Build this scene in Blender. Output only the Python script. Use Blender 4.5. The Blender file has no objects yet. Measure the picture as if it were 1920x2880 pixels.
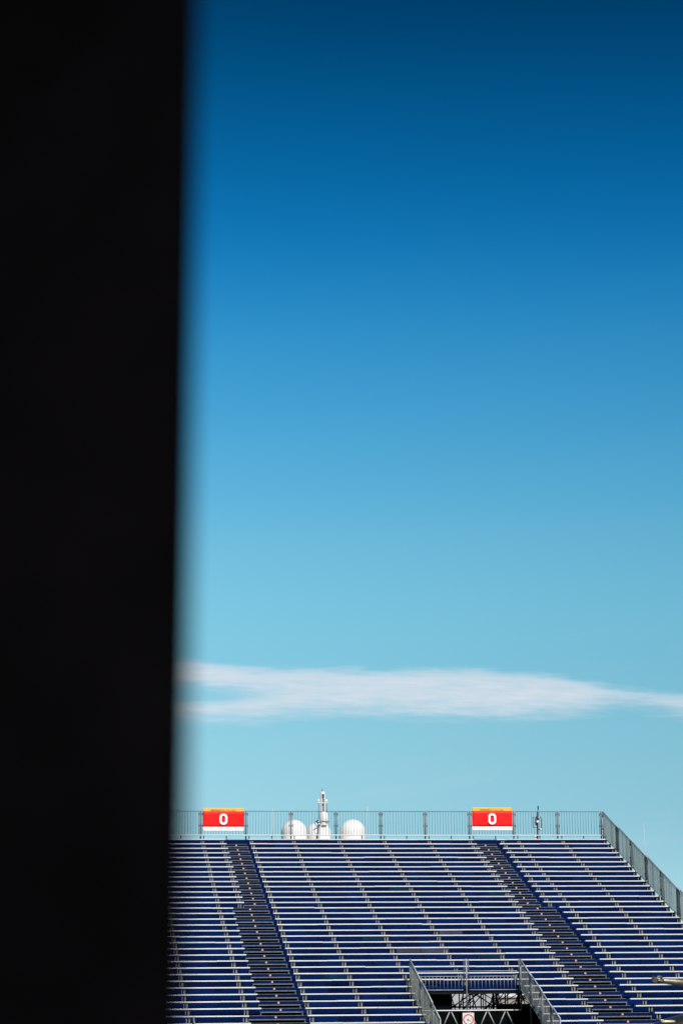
import bpy, bmesh, math, random
from mathutils import Vector, Matrix

random.seed(7)
scene = bpy.context.scene
COL = scene.collection
R = math.radians

# ------------------------------------------------------------------ camera
# world axes: X runs along the rows of the stand, Y into its depth, Z up
F_PX = 6800.0                       # 85 mm on a 24 x 36 mm frame, in photo pixels
CAM = Vector((-7.1973, 0.0, 1.6274))
PITCH, YAW, ROLL = 0.20481, 0.12459, 0.00855
_c, _s = math.cos(YAW), math.sin(YAW)
_R = Vector((_c, -_s, 0)); _F0 = Vector((_s, _c, 0)); _U0 = Vector((0, 0, 1))
_F = _F0 * math.cos(PITCH) + _U0 * math.sin(PITCH)
_U = -_F0 * math.sin(PITCH) + _U0 * math.cos(PITCH)
_cr, _sr = math.cos(ROLL), math.sin(ROLL)
CR = _R * _cr - _U * _sr
CU = _R * _sr + _U * _cr
cam_data = bpy.data.cameras.new('camera')
cam = bpy.data.objects.new('camera', cam_data); COL.objects.link(cam)
cam.matrix_world = Matrix(((CR.x, CU.x, -_F.x, CAM.x), (CR.y, CU.y, -_F.y, CAM.y), (CR.z, CU.z, -_F.z, CAM.z), (0, 0, 0, 1)))
cam_data.sensor_fit = 'VERTICAL'; cam_data.sensor_height = 36.0; cam_data.sensor_width = 24.0
cam_data.lens = 85.0
cam_data.clip_start = 0.1; cam_data.clip_end = 20000
cam_data.dof.use_dof = True
cam_data.dof.focus_distance = 108.0
cam_data.dof.aperture_fstop = 3.0
scene.camera = cam


def at(x, y, v):
    """photo pixel -> point of the place at depth Y = v"""
    d = CR * ((x - 960) / F_PX) + CU * ((1440 - y) / F_PX) + _F
    return CAM + d * ((v - CAM.y) / d.y)


# ------------------------------------------------------------------ sky and sun
SUN_AZ, SUN_EL = R(14), R(49)       # azimuth right of straight behind the viewer of the stand
sun_dir = Vector((math.sin(SUN_AZ) * math.cos(SUN_EL), -math.cos(SUN_AZ) * math.cos(SUN_EL), math.sin(SUN_EL)))


def lin(c):
    return tuple(((v / 255) / 12.92 if v / 255 <= 0.04045 else ((v / 255 + 0.055) / 1.055) ** 2.4) for v in c)


world = bpy.data.worlds.new('World'); scene.world = world; world.use_nodes = True
wt = world.node_tree; wt.nodes.clear()


def wn(t, **k):
    n = wt.nodes.new(t)
    for a, b in k.items():
        setattr(n, a, b)
    return n


def wl(a, b):
    wt.links.new(a, b)


def wmath(op, a, b=None, clamp=False):
    n = wn('ShaderNodeMath', operation=op, use_clamp=clamp)
    for i, v in enumerate((a, b)):
        if v is None:
            continue
        if isinstance(v, (int, float)):
            n.inputs[i].default_value = v
        else:
            wl(v, n.inputs[i])
    return n.outputs[0]


sky = wn('ShaderNodeTexSky', sky_type='NISHITA', sun_disc=False)
sky.sun_elevation = SUN_EL
sky.sun_rotation = math.pi - SUN_AZ
tc = wn('ShaderNodeTexCoord'); sep = wn('ShaderNodeSeparateXYZ'); wl(tc.outputs['Generated'], sep.inputs[0])
elev = wmath('MULTIPLY', wmath('ARCSINE', sep.outputs[2]), 180 / math.pi)      # degrees
azim = wmath('MULTIPLY', wmath('ARCTAN2', sep.outputs[0], sep.outputs[1]), 180 / math.pi)  # degrees right of +Y
# grading of the clear sky by elevation: deep polarised blue aloft, pale cyan low down
NISH = {0: (.3661, .3703, .3037), 1.5: (.5225, .5441, .439), 3: (.542, .6253, .5646), 5: (.4693, .6055, .6455), 7: (.3943, .5444, .6534),
        8.7: (.3404, .4884, .6326), 11.2: (.2806, .4181, .5859), 13.75: (.2354, .3593, .5328), 16.7: (.1969, .3062, .4758), 19.6: (.1688, .2654, .427),
        21.5: (.1543, .2438, .3995), 23.7: (.14, .2222, .3706), 30: (.1116, .1785, .3086), 50: (.0788, .1263, .2277), 90: (.1239, .1767, .2987)}
SKY_T = {0: (190, 218, 225), 3: (162, 211, 224), 4.94: (151, 206, 222), 6.19: (144, 203, 222), 8.28: (127, 197, 221), 9.54: (123, 196, 222), 11.2: (106, 184, 219),
         12.07: (95, 178, 216), 13.75: (74, 164, 211), 15.9: (48, 145, 201), 17.3: (29, 129, 190), 18.45: (15, 116, 178), 19.8: (7, 102, 162),
         21.74: (2, 83, 135), 23.7: (0, 61, 105), 26: (0, 52, 95), 30: (0, 47, 90), 50: (0, 44, 88), 90: (0, 44, 88)}


def nish(el):
    ks = sorted(NISH)
    for a, b in zip(ks, ks[1:]):
        if a <= el <= b:
            t = (el - a) / (b - a); return tuple(p + (q - p) * t for p, q in zip(NISH[a], NISH[b]))


ramp = wn('ShaderNodeValToRGB'); cr = ramp.color_ramp; cr.interpolation = 'B_SPLINE'
els = sorted(SKY_T)
while len(cr.elements) < len(els):
    cr.elements.new(0.5)
for e, el in zip(cr.elements, els):
    e.position = el / 90.0
for e, el in zip(cr.elements, els):
    t = lin(SKY_T[el]); n = nish(el)
    e.color = (t[0] / n[0] / 2, t[1] / n[1] / 2, t[2] / n[2] / 2, 1)
wl(wmath('MULTIPLY', elev, 1 / 90.0, True), ramp.inputs[0])
gain = wn('ShaderNodeMixRGB', blend_type='MULTIPLY'); gain.inputs[0].default_value = 1
wl(sky.outputs[0], gain.inputs[1])
# the polarised grading fades out over the half of the sky that holds the sun
dt = wn('ShaderNodeVectorMath', operation='DOT_PRODUCT'); wl(tc.outputs['Generated'], dt.inputs[0]); dt.inputs[1].default_value = sun_dir
sw = wn('ShaderNodeMapRange', interpolation_type='SMOOTHSTEP'); wl(dt.outputs['Value'], sw.inputs[0])
sw.inputs[1].default_value = -0.12; sw.inputs[2].default_value = 0.85; sw.inputs[3].default_value = 0; sw.inputs[4].default_value = 0.6
gm = wn('ShaderNodeMixRGB', blend_type='MIX'); wl(sw.outputs[0], gm.inputs[0]); wl(ramp.outputs[0], gm.inputs[1]); gm.inputs[2].default_value = (.5, .5, .5, 1)
wl(gm.outputs[0], gain.inputs[2])
gain2 = wn('ShaderNodeMixRGB', blend_type='MULTIPLY'); gain2.inputs[0].default_value = 1
# the blue deepens gently round to the right, as a polarised sky does (two lobes round the horizon)
pol = wmath('ADD', wmath('MULTIPLY', wmath('COSINE', wmath('MULTIPLY', wmath('ADD', azim, 38.4), math.pi / 90)), 0.34), 1.0)
pc = wn('ShaderNodeCombineXYZ'); wl(wmath('MULTIPLY', wmath('POWER', pol, 1.6), 2.0), pc.inputs[0]); wl(wmath('MULTIPLY', pol, 2.0), pc.inputs[1]); wl(wmath('MULTIPLY', wmath('POWER', pol, 0.8), 2.0), pc.inputs[2])
wl(gain.outputs[0], gain2.inputs[1]); wl(pc.outputs[0], gain2.inputs[2])

# one long bank of thin cloud low in the sky, plus faint wisps round the horizon
comb = wn('ShaderNodeCombineXYZ')
wl(wmath('MULTIPLY', azim, 0.42), comb.inputs[0]); wl(wmath('MULTIPLY', elev, 3.2), comb.inputs[1])
nz1 = wn('ShaderNodeTexNoise'); nz1.inputs['Scale'].default_value = 1.0; nz1.inputs['Detail'].default_value = 6; nz1.inputs['Roughness'].default_value = .62
wl(comb.outputs[0], nz1.inputs['Vector'])
comb2 = wn('ShaderNodeCombineXYZ')
wl(wmath('MULTIPLY', azim, 1.3), comb2.inputs[0]); wl(wmath('ADD', wmath('MULTIPLY', elev, 9.0), wmath('MULTIPLY', azim, 0.5)), comb2.inputs[1])
nz2 = wn('ShaderNodeTexNoise'); nz2.inputs['Scale'].default_value = 1.0; nz2.inputs['Detail'].default_value = 5; nz2.inputs['Roughness'].default_value = .6
wl(comb2.outputs[0], nz2.inputs['Vector'])


def azel(x, y):
    d = (at(x, y, 100.0) - CAM).normalized()
    return math.degrees(math.atan2(d.x, d.y)), math.degrees(math.asin(d.z))


AZ0, AZ1, EL0, EL1 = -25.0, 35.0, 4.0, 12.0


def edge_curve(pts):
    m = wn('ShaderNodeFloatCurve'); c = m.mapping.curves[0]
    P = []
    for a, e in pts:
        P.append(((a - AZ0) / (AZ1 - AZ0), (e - EL0) / (EL1 - EL0)))
    c.points[0].location = P[0]; c.points[1].location = P[-1]
    for p in P[1:-1]:
        c.points.new(*p)
    m.mapping.update()
    wl(wmath('MULTIPLY', wmath('SUBTRACT', azim, AZ0), 1 / (AZ1 - AZ0), True), m.inputs['Value'])
    return wmath('ADD', wmath('MULTIPLY', m.outputs[0], EL1 - EL0), EL0)


top_pts = [azel(*p) for p in ((500, 1850), (620, 1862), (740, 1876), (1000, 1880), (1300, 1882), (1480, 1890), (1580, 1900), (1680, 1921), (1760, 1932), (1920, 1950))]
bot_pts = [azel(*p) for p in ((500, 2036), (700, 2034), (900, 2016), (1200, 2022), (1450, 2024), (1600, 2022), (1680, 2008), (1760, 1992), (1860, 2000), (1920, 2014))]
t0, b0 = top_pts[0], bot_pts[0]; t1, b1 = top_pts[-1], bot_pts[-1]
top_pts = [(-25, 7.0), (-12, 7.8)] + top_pts + [(t1[0] + 4, t1[1] - .3), (t1[0] + 9, 6.8), (35, 6.5)]
bot_pts = [(-25, 7.1), (-12, 6.9)] + bot_pts + [(b1[0] + 4, b1[1] - .25), (b1[0] + 9, 6.9), (35, 6.9)]
e_top = edge_curve(top_pts); e_bot = edge_curve(bot_pts)
wob = wmath('ADD', elev, wmath('ADD', wmath('MULTIPLY', wmath('SUBTRACT', nz1.outputs[0], .5), 0.45), wmath('MULTIPLY', wmath('SUBTRACT', nz2.outputs[0], .5), 0.30)))


def smooth(v, lo, hi):
    n = wn('ShaderNodeMapRange', interpolation_type='SMOOTHSTEP')
    wl(v, n.inputs[0]); n.inputs[1].default_value = lo; n.inputs[2].default_value = hi
    return n.outputs[0]


m_top = smooth(wmath('SUBTRACT', e_top, wob), -0.08, 0.24)
m_bot = smooth(wmath('SUBTRACT', wob, e_bot), -0.18, 0.50)
# a gap of clear sky opens in the left end of the bank
hx, hy = azel(520, 1954)
hw = (azel(800, 1954)[0] - hx)
hr = wmath('SQRT', wmath('ADD', wmath('POWER', wmath('MULTIPLY', wmath('SUBTRACT', azim, hx), 1 / hw), 2.0),
                         wmath('POWER', wmath('MULTIPLY', wmath('SUBTRACT', wob, hy), 1 / 0.27), 2.0)))
m_hole = wmath('ADD', wmath('MULTIPLY', smooth(hr, 0.30, 1.2), 0.92), 0.08)
body = wmath('ADD', wmath('MULTIPLY', wmath('ADD', nz2.outputs[0], nz1.outputs[0]), 0.75), 0.15)
bank = wmath('MULTIPLY', wmath('MULTIPLY', m_top, m_bot), wmath('MULTIPLY', m_hole, body))
comb3 = wn('ShaderNodeCombineXYZ')
wl(wmath('MULTIPLY', azim, 0.16), comb3.inputs[0]); wl(wmath('SUBTRACT', wmath('MULTIPLY', elev, 0.8), wmath('MULTIPLY', azim, 0.12)), comb3.inputs[1])
nz3 = wn('ShaderNodeTexNoise'); nz3.inputs['Scale'].default_value = 1.0; nz3.inputs['Detail'].default_value = 7; nz3.inputs['Roughness'].default_value = .6
wl(comb3.outputs[0], nz3.inputs['Vector'])
wisp = wmath('MULTIPLY', smooth(nz3.outputs[0], 0.52, 0.8), wmath('MULTIPLY', smooth(elev, 12, 7), 0.10))
cover = wmath('ADD', wmath('MULTIPLY', bank, 0.80), wisp, True)
mixc = wn('ShaderNodeMixRGB', blend_type='MIX')
wl(cover, mixc.inputs[0]); wl(gain2.outputs[0], mixc.inputs[1])
cl = lin((220, 226, 235)); mixc.inputs[2].default_value = (cl[0] * 10, cl[1] * 10, cl[2] * 10, 1)
bg = wn('ShaderNodeBackground'); bg.inputs[1].default_value = 0.1
wl(mixc.outputs[0], bg.inputs[0])
wo = wn('ShaderNodeOutputWorld'); wl(bg.outputs[0], wo.inputs[0])

sl = bpy.data.lights.new('sun', 'SUN'); sl.energy = 5.0; sl.angle = R(0.53); sl.color = (1.0, 0.965, 0.91)
so = bpy.data.objects.new('sun', sl); COL.objects.link(so)
so.rotation_euler = sun_dir.to_track_quat('Z', 'Y').to_euler(); so.location = (0, -30, 60)

scene.view_settings.view_transform = 'Standard'; scene.view_settings.look = 'None'
scene.view_settings.exposure = 0.0; scene.view_settings.gamma = 1.0; scene.view_settings.use_curve_mapping = False

# ------------------------------------------------------------------ materials


def mat(name, col, rough=.6, metal=0.0, var=0.0, scale=3.0, spec=.3, col2=None, bump=0.0, rnd=0.0, stretch=(1, 1, 1), thresh=None):
    m = bpy.data.materials.new(name); m.use_nodes = True
    nt = m.node_tree; b = nt.nodes['Principled BSDF']
    b.inputs['Roughness'].default_value = rough; b.inputs['Metallic'].default_value = metal
    b.inputs['Specular IOR Level'].default_value = spec
    if var <= 0 and col2 is None and rnd <= 0:
        b.inputs['Base Color'].default_value = (*col, 1); return m
    t = nt.nodes.new('ShaderNodeTexCoord'); mp = nt.nodes.new('ShaderNodeMapping'); mp.inputs['Scale'].default_value = stretch
    oi = nt.nodes.new('ShaderNodeObjectInfo')
    add = nt.nodes.new('ShaderNodeVectorMath'); add.operation = 'ADD'
    nt.links.new(t.outputs['Object'], add.inputs[0]); nt.links.new(oi.outputs['Location'], add.inputs[1])
    nt.links.new(add.outputs[0], mp.inputs[0])
    n = nt.nodes.new('ShaderNodeTexNoise'); n.inputs['Scale'].default_value = scale; n.inputs['Detail'].default_value = 6; n.inputs['Roughness'].default_value = .65
    nt.links.new(mp.outputs[0], n.inputs['Vector'])
    rp = nt.nodes.new('ShaderNodeValToRGB')
    c2 = col2 if col2 else tuple(c * (1 - var) for c in col)
    c1 = tuple(min(1, c * (1 + var)) for c in col) if col2 is None else col
    lo, hi = thresh if thresh else (.3, .7)
    rp.color_ramp.elements[0].position = lo; rp.color_ramp.elements[1].position = hi
    rp.color_ramp.elements[0].color = (*c2, 1); rp.color_ramp.elements[1].color = (*c1, 1)
    nt.links.new(n.outputs[0], rp.inputs[0])
    out = rp.outputs[0]
    if rnd > 0:                     # every panel its own tone
        geo = nt.nodes.new('ShaderNodeNewGeometry')
        s = nt.nodes.new('ShaderNodeMath'); s.operation = 'ADD'; nt.links.new(oi.outputs['Random'], s.inputs[0]); nt.links.new(geo.outputs['Random Per Island'], s.inputs[1])
        fr = nt.nodes.new('ShaderNodeMath'); fr.operation = 'FRACT'; nt.links.new(s.outputs[0], fr.inputs[0])
        mr = nt.nodes.new('ShaderNodeMapRange'); nt.links.new(fr.outputs[0], mr.inputs[0]); mr.inputs[3].default_value = 1 - rnd; mr.inputs[4].default_value = 1 + rnd
        vm = nt.nodes.new('ShaderNodeVectorMath'); vm.operation = 'SCALE'; nt.links.new(out, vm.inputs[0]); nt.links.new(mr.outputs[0], vm.inputs['Scale'])
        out = vm.outputs[0]
    nt.links.new(out, b.inputs['Base Color'])
    if bump > 0:
        bp = nt.nodes.new('ShaderNodeBump'); bp.inputs['Strength'].default_value = bump; bp.inputs['Distance'].default_value = .02
        nt.links.new(n.outputs[0], bp.inputs['Height']); nt.links.new(bp.outputs[0], b.inputs['Normal'])
    return m


M_ALU = mat('bench_aluminium', (.77, .765, .76), .45, 0, .08, 4, .4, rnd=.07, stretch=(.6, 3, 3))
M_BLUE = mat('blue_ply', (.0008, .0102, .065), .85, 0, .35, 1.3, .04, rnd=.32, stretch=(1, 1, 2))
M_BLUEGREY = mat('faded_ply', (.045, .05, .095), .8, 0, .3, 2, .05)
M_BLUEGREEN = mat('teal_ply', (.002, .024, .062), .8, 0, .3, 2, .05)
M_TREAD = mat('tread_ply', (.003, .011, .05), .85, 0, .3, 2, .05)
M_GALV = mat('galvanised_steel', (.27, .28, .265), .5, .15, .3, 6, .4, rnd=.15)
M_GALVD = mat('dull_galvanised_steel', (.10, .115, .12), .5, .2, .3, 6, .4)
M_FENCE = mat('fence_steel', (.17, .18, .16), .6, .05, .35, 7, .4, rnd=.35)
M_RAIL = mat('rail_steel', (.34, .375, .385), .45, .1, .2, 7, .4)
M_STEP = mat('step_metal', (.150, .156, .162), .6, .1, .35, 9, .3, rnd=.2)
M_LEG = mat('leg_metal', (.27, .26, .22), .6, .05, .35, 12, .3, rnd=.25)
M_DARK = mat('dark_scaffold', (.009, .011, .012), .8, 0, .3, 5, .08)
M_TARP_SHADE = mat('black_tarp_and_shade', (.003, .004, .004), .9, 0, .4, 1.5, .02)  # black of the sheets, also of the painted shade under the steps
M_WHITE = mat('gel_coat', (.68, .665, .635), .45, 0, .03, .6, .4)
M_GLASS = mat('dark_glass', (.02, .025, .03), .08, 0, 0, 1, .5)
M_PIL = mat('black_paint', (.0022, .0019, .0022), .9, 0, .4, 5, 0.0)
M_RED = mat('banner_red', (.90, .008, .006), .55, 0, 0, 2, .2, col2=(.70, .004, .006), stretch=(1, 1, 1), thresh=(.35, .62))
M_YEL = mat('banner_yellow', (.82, .40, .055), .55, 0, .10, 2, .2)
M_BWHT = mat('banner_white', (.80, .78, .77), .55, 0, .05, 2, .2)
M_PRINT = mat('print_red', (.62, .10, .02), .6)
M_PRINT2 = mat('print_orange', (.76, .32, .045), .6)
M_STICK = mat('sticker_white', (.62, .50, .47), .6)
M_DIGIT = mat('sticker_red', (.55, .12, .07), .6)
M_SRED = mat('sign_red', (.68, .010, .012), .5)
M_SWHT = mat('sign_white', (.66, .65, .61), .5, 0, .08, 6)
M_SBLK = mat('sign_black', (.02, .02, .02), .6)
M_BRONZE = mat('bronze', (.20, .185, .125), .38, .75, .55, 9, .5, bump=.25)
M_CARBR = mat('car_bronze', (.055, .055, .05), .32, .7, .4, 3, .5)
M_GLINT = mat('glint_gold', (.75, .62, .40), .35, .2)  # pale gold standing in for a highlight on the car
M_STONE = mat('stone', (.36, .33, .29), .8, 0, .2, 4, .2, bump=.3)
M_ASPH = mat('asphalt', (.052, .052, .055), .9, 0, .3, 2.5, .2, bump=.2)
M_WATER = mat('sea', (.01, .05, .07), .12, 0, .3, .15, .5, bump=.4)
M_TAN = mat('tan_wall', (.33, .29, .25), .85, 0, .15, 1.2, .2)
M_GREYB = mat('grey_hull', (.26, .27, .275), .5, 0, .06, .6, .2)
M_BLKP = mat('black_plastic', (.018, .02, .022), .5, 0, 0, 1, .3)
M_HILL = mat('hill_scrub', (.12, .13, .11), .9, 0, .4, .01, .1)

# ------------------------------------------------------------------ mesh helpers
WL = {}


def bm_box(bm, c, s, rot=None):
    """axis box: centre c, full size s"""
    vs = []
    for dx in (-.5, .5):
        for dy in (-.5, .5):
            for dz in (-.5, .5):
                p = Vector((dx * s[0], dy * s[1], dz * s[2]))
                if rot:
                    p = rot @ p
                vs.append(bm.verts.new(Vector(c) + p))
    for f in ((0, 1, 3, 2), (4, 6, 7, 5), (0, 4, 5, 1), (2, 3, 7, 6), (0, 2, 6, 4), (1, 5, 7, 3)):
        bm.faces.new([vs[i] for i in f])
    return vs


def bm_hex(bm, pts):
    """8 points: bottom loop 4, top loop 4"""
    v = [bm.verts.new(p) for p in pts]
    for f in ((3, 2, 1, 0), (4, 5, 6, 7), (0, 1, 5, 4), (1, 2, 6, 5), (2, 3, 7, 6), (3, 0, 4, 7)):
        bm.faces.new([v[i] for i in f])


def bm_tube(bm, p0, p1, r, n=8, r1=None):
    p0, p1 = Vector(p0), Vector(p1); r1 = r if r1 is None else r1
    d = (p1 - p0).normalized()
    a = d.cross(Vector((0, 0, 1)) if abs(d.z) < .9 else Vector((1, 0, 0))).normalized(); b = d.cross(a)
    A, B = [], []
    for i in range(n):
        t = 2 * math.pi * i / n
        o = a * math.cos(t) + b * math.sin(t)
        A.append(bm.verts.new(p0 + o * r)); B.append(bm.verts.new(p1 + o * r1))
    for i in range(n):
        j = (i + 1) % n
        f = bm.faces.new((A[i], A[j], B[j], B[i])); f.smooth = True
    bm.faces.new(A[::-1]); bm.faces.new(B)


def bm_path(bm, pts, r, n=8):
    for a, b in zip(pts, pts[1:]):
        bm_tube(bm, a, b, r, n)


def bm_lathe(bm, c, prof, n=32):
    """revolve (radius, height) profile about vertical axis at c"""
    c = Vector(c); rings = []
    for r, h in prof:
        if r < 1e-5:
            rings.append([bm.verts.new(c + Vector((0, 0, h)))])
        else:
            rings.append([bm.verts.new(c + Vector((r * math.cos(2 * math.pi * i / n), r * math.sin(2 * math.pi * i / n), h))) for i in range(n)])
    for A, B in zip(rings, rings[1:]):
        for i in range(n):
            j = (i + 1) % n
            if len(A) == 1 and len(B) == 1:
                continue
            if len(A) == 1:
                f = bm.faces.new((A[0], B[j], B[i])) if False else bm.faces.new((A[0], B[i], B[j]))
            elif len(B) == 1:
                f = bm.faces.new((A[i], A[j], B[0]))
            else:
                f = bm.faces.new((A[i], A[j], B[j], B[i]))
            f.smooth = True


def bm_loft(bm, rings, cap=True):
    V = [[bm.verts.new(p) for p in r] for r in rings]
    n = len(V[0])
    for A, B in zip(V, V[1:]):
        for i in range(n):
            j = (i + 1) % n
            f = bm.faces.new((A[i], A[j], B[j], B[i])); f.smooth = True
    if cap:
        bm.faces.new(V[0][::-1]); bm.faces.new(V[-1])


def to_mesh(name, bm, m, origin=(0, 0, 0), bevel=0.0):
    bmesh.ops.translate(bm, verts=bm.verts, vec=-Vector(origin))
    bmesh.ops.recalc_face_normals(bm, faces=bm.faces)
    if bevel > 0:
        bmesh.ops.bevel(bm, geom=list(bm.edges), offset=bevel, segments=1, affect='EDGES', profile=.5)
    me = bpy.data.meshes.new(name); bm.to_mesh(me); bm.free()
    if m:
        me.materials.append(m)
    return me


def put(name, me, loc, parent=None, kind=None, label=None):
    o = bpy.data.objects.new(name, me); COL.objects.link(o)
    loc = Vector(loc)
    if parent:
        o.parent = parent; o.location = loc - WL[parent.name]
    else:
        o.location = loc
    WL[o.name] = loc
    if kind:
        o['kind'] = kind
    if label:
        o['label'] = label
    return o


def part(name, bm, m, parent, origin=None, kind=None, label=None, bevel=0.0):
    """bm built in world coordinates -> child object with a sensible origin"""
    if origin is None:
        xs = [v.co for v in bm.verts]
        origin = Vector((sum(v.x for v in xs), sum(v.y for v in xs), sum(v.z for v in xs))) / max(1, len(xs))
    return put(name, to_mesh(name, bm, m, origin, bevel), origin, parent, kind, label)


def thing(name, label, cat, loc, group=None):
    o = bpy.data.objects.new(name, None); COL.objects.link(o); o.location = loc; o.empty_display_size = .3
    o['label'] = label; o['category'] = cat
    if group:
        o['group'] = group
    WL[o.name] = Vector(loc)
    return o


def B():
    return bmesh.new()


# ------------------------------------------------------------------ setting: ground, sea, hills
bm = B(); vs = [bm.verts.new(p) for p in ((-400, -400, 0), (400, -400, 0), (400, 152, 0), (-400, 152, 0))]; bm.faces.new(vs)
o = put('ground', to_mesh('ground', bm, M_ASPH), (0, 0, 0), kind='structure')
bm = B(); vs = [bm.verts.new(p) for p in ((-9000, 152.1, -1.2), (9000, 152.1, -1.2), (9000, 12000, -1.2), (-9000, 12000, -1.2))]; bm.faces.new(vs)
put('sea', to_mesh('sea', bm, M_WATER), (0, 0, 0), kind='structure')

# ------------------------------------------------------------------ the grandstand
RISE, RUN, V0, Z0 = 0.251885, 0.77916, 110.402, 9.65
UB, BAY = 8.3726, 2.07
U_LEFT, U_RIGHT = UB - 7 * BAY, UB + 5 * BAY + .03
U_M0, U_M1 = 2.18, 12.48
VOM0, VOM1 = UB - BAY, UB + BAY            # the entrance cut into the rows
K_VOM, K_LAST = 28, 36
U_V2 = UB - 5 * BAY


def zk(k): return Z0 - RISE * k
def vk(k): return V0 - RUN * k
def aisle_l(k): return 1.13 if k < 15 else (.63 if k < 32 else .13)
def aisle_r(k): return 13.54 if k < 15 else (14.04 if k < 32 else 14.54)


V_OPEN = vk(K_VOM) + .40
stand = thing('grandstand', 'tall blue temporary grandstand with rows of white bench planks climbing to the skyline', 'grandstand', (6, 96, 0))
PL_T, PL_D = .041, .24
plank_cache = {}


def plank(u0, u1, k):
    L = round(u1 - u0, 3)
    if L not in plank_cache:
        b = B(); h = PL_T / 2
        prof = ((0, -h), (PL_D, -h), (PL_D, h - .012), (PL_D - .012, h), (-.005, h), (-.005, h - .016), (0, h - .020))
        rings = [[Vector((s * L / 2, y, z)) for y, z in prof] for s in (-1, 1)]
        V = [[b.verts.new(p) for p in r] for r in rings]; n = len(prof)
        for i in range(n):
            b.faces.new((V[0][i], V[0][(i + 1) % n], V[1][(i + 1) % n], V[1][i]))
        b.faces.new(V[0][::-1]); b.faces.new(V[1])
        plank_cache[L] = to_mesh('bench_plank', b, M_ALU)
    o = put('bench_plank', plank_cache[L], ((u0 + u1) / 2, vk(k) + random.uniform(-.012, .012), zk(k) + random.uniform(-.007, .007)), stand)
    o.rotation_euler = (random.uniform(-.02, .02), random.uniform(-.0016, .0016), random.uniform(-.0016, .0016))


def segments(u0, u1, k):
    """cut a run of bench into planks two bays long, joints staggered from row to row"""
    off = (k * 1.035 * 1.3) % (2 * BAY)
    cuts = [u0]
    j = -12
    while True:
        c = UB + j * 2 * BAY + off + .2
        if c > u1 - .45:
            break
        if c > u0 + .45:
            cuts.append(c)
        j += 1
    cuts.append(u1)
    return [(a + (.004 if a != u0 else 0), b - (.004 if b != u1 else 0)) for a, b in zip(cuts, cuts[1:])]


def bench_runs(k):
    if k == 0:
        return [(U_LEFT, U_RIGHT)]
    runs = [(U_LEFT, aisle_l(k))]
    if k >= K_VOM:
        runs += [(U_M0, VOM0 + .015), (VOM1 + .03, U_M1)]
    else:
        runs += [(U_M0, U_M1)]
    runs.append((aisle_r(k), U_RIGHT))
    return runs


for k in range(0, K_LAST + 1):
    for a, b in bench_runs(k):
        if k == K_LAST and a < U_V2:
            b = min(b, U_V2 - .02)
        for s, e in segments(a, b, k):
            plank(s, e, k)

# risers: painted ply panels, two to a bay, with open joints
pan_cache = {}
n_pan = 0
rest = B()
FADED = {(22, -2): M_BLUEGREY, (22, -1): M_BLUEGREY, (19, 0): M_BLUEGREY, (23, 1): M_BLUEGREEN, (29, 9): M_BLUEGREEN, (26, -5): M_BLUEGREEN, (11, -1): M_BLUEGREEN, (12, 3): M_BLUEGREEN, (20, -3): M_BLUEGREEN}
for k in range(K_LAST, 0, -1):
    z1 = zk(k) + .012; z0 = zk(k) - RISE + .022
    y = vk(k) + .40 + .002
    for h in range(-14, 11):
        j, part_i = divmod(h, 2)
        s = UB + j * BAY + (.20 if part_i == 0 else 1.15); e = UB + j * BAY + (1.15 if part_i == 0 else 2.27)
        s += .015; e -= .015
        s = max(s, U_LEFT); e = min(e, U_RIGHT)
        if e - s < .1:
            continue
        cut = [(aisle_l(k) - .05, U_M0 + .02), (U_M1 - .02, aisle_r(k) + .02)]
        if k > K_VOM:
            cut.append((VOM0, VOM1))
        spans = [(s, e)]
        for c0, c1 in cut:
            spans = [q for a_, b_ in spans for q in ((a_, min(b_, c0)), (max(a_, c1), b_))]
        if h == -14:
            spans += [(c0 + .004, c1 - .004) for c0, c1 in cut[:2]]
        for s2, e2 in spans:
            if e2 - s2 < .06:
                continue
            L = round(e2 - s2, 3); c = ((s2 + e2) / 2, y + random.uniform(-.006, .006), (z0 + z1) / 2 + random.uniform(-.004, .004))
            m = FADED.get((k, h), M_BLUE)
            if (n_pan < 292 and k <= 33 and e2 > -3.0) or (k, h) in FADED:
                key = (L, m.name)
                if key not in pan_cache:
                    b = B(); bm_box(b, (0, .009, 0), (L, .018, z1 - z0)); pan_cache[key] = to_mesh('riser_panel', b, m)
                o = put('riser_panel', pan_cache[key], c, stand, label=('faded grey riser panel' if m is M_BLUEGREY else 'teal tinted riser panel') if m is not M_BLUE else None)
                o.rotation_euler = (random.uniform(-.03, .03), random.uniform(-.003, .003), random.uniform(-.004, .004))
                n_pan += 1
            else:
                bm_box(rest, (c[0], c[1] + .009, c[2]), (L, .018, z1 - z0))
part('upper_riser_panels', rest, M_BLUE, stand, kind='stuff')

# dark seams behind the joints, and the footboards
for k in range(1, K_LAST + 2):
    z = zk(k) + .018; y0 = vk(k) + .415; y1 = vk(k - 1) + .40
    spans = [(U_LEFT, U_RIGHT)] if k <= K_VOM else [(U_LEFT, VOM0), (VOM1, U_RIGHT)]
    for s, e in spans:
        b = B(); bm_box(b, ((s + e) / 2, (y0 + y1) / 2, z - .018), (e - s, y1 - y0 - .004, .03)); part('footboard', b, M_TREAD, stand)
    for s, e in spans:
        b = B(); bm_box(b, ((s + e) / 2, vk(k) + .47, z - .033 - .11), (e - s, .05, .20)); part('riser_beam', b, M_DARK, stand)

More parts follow.
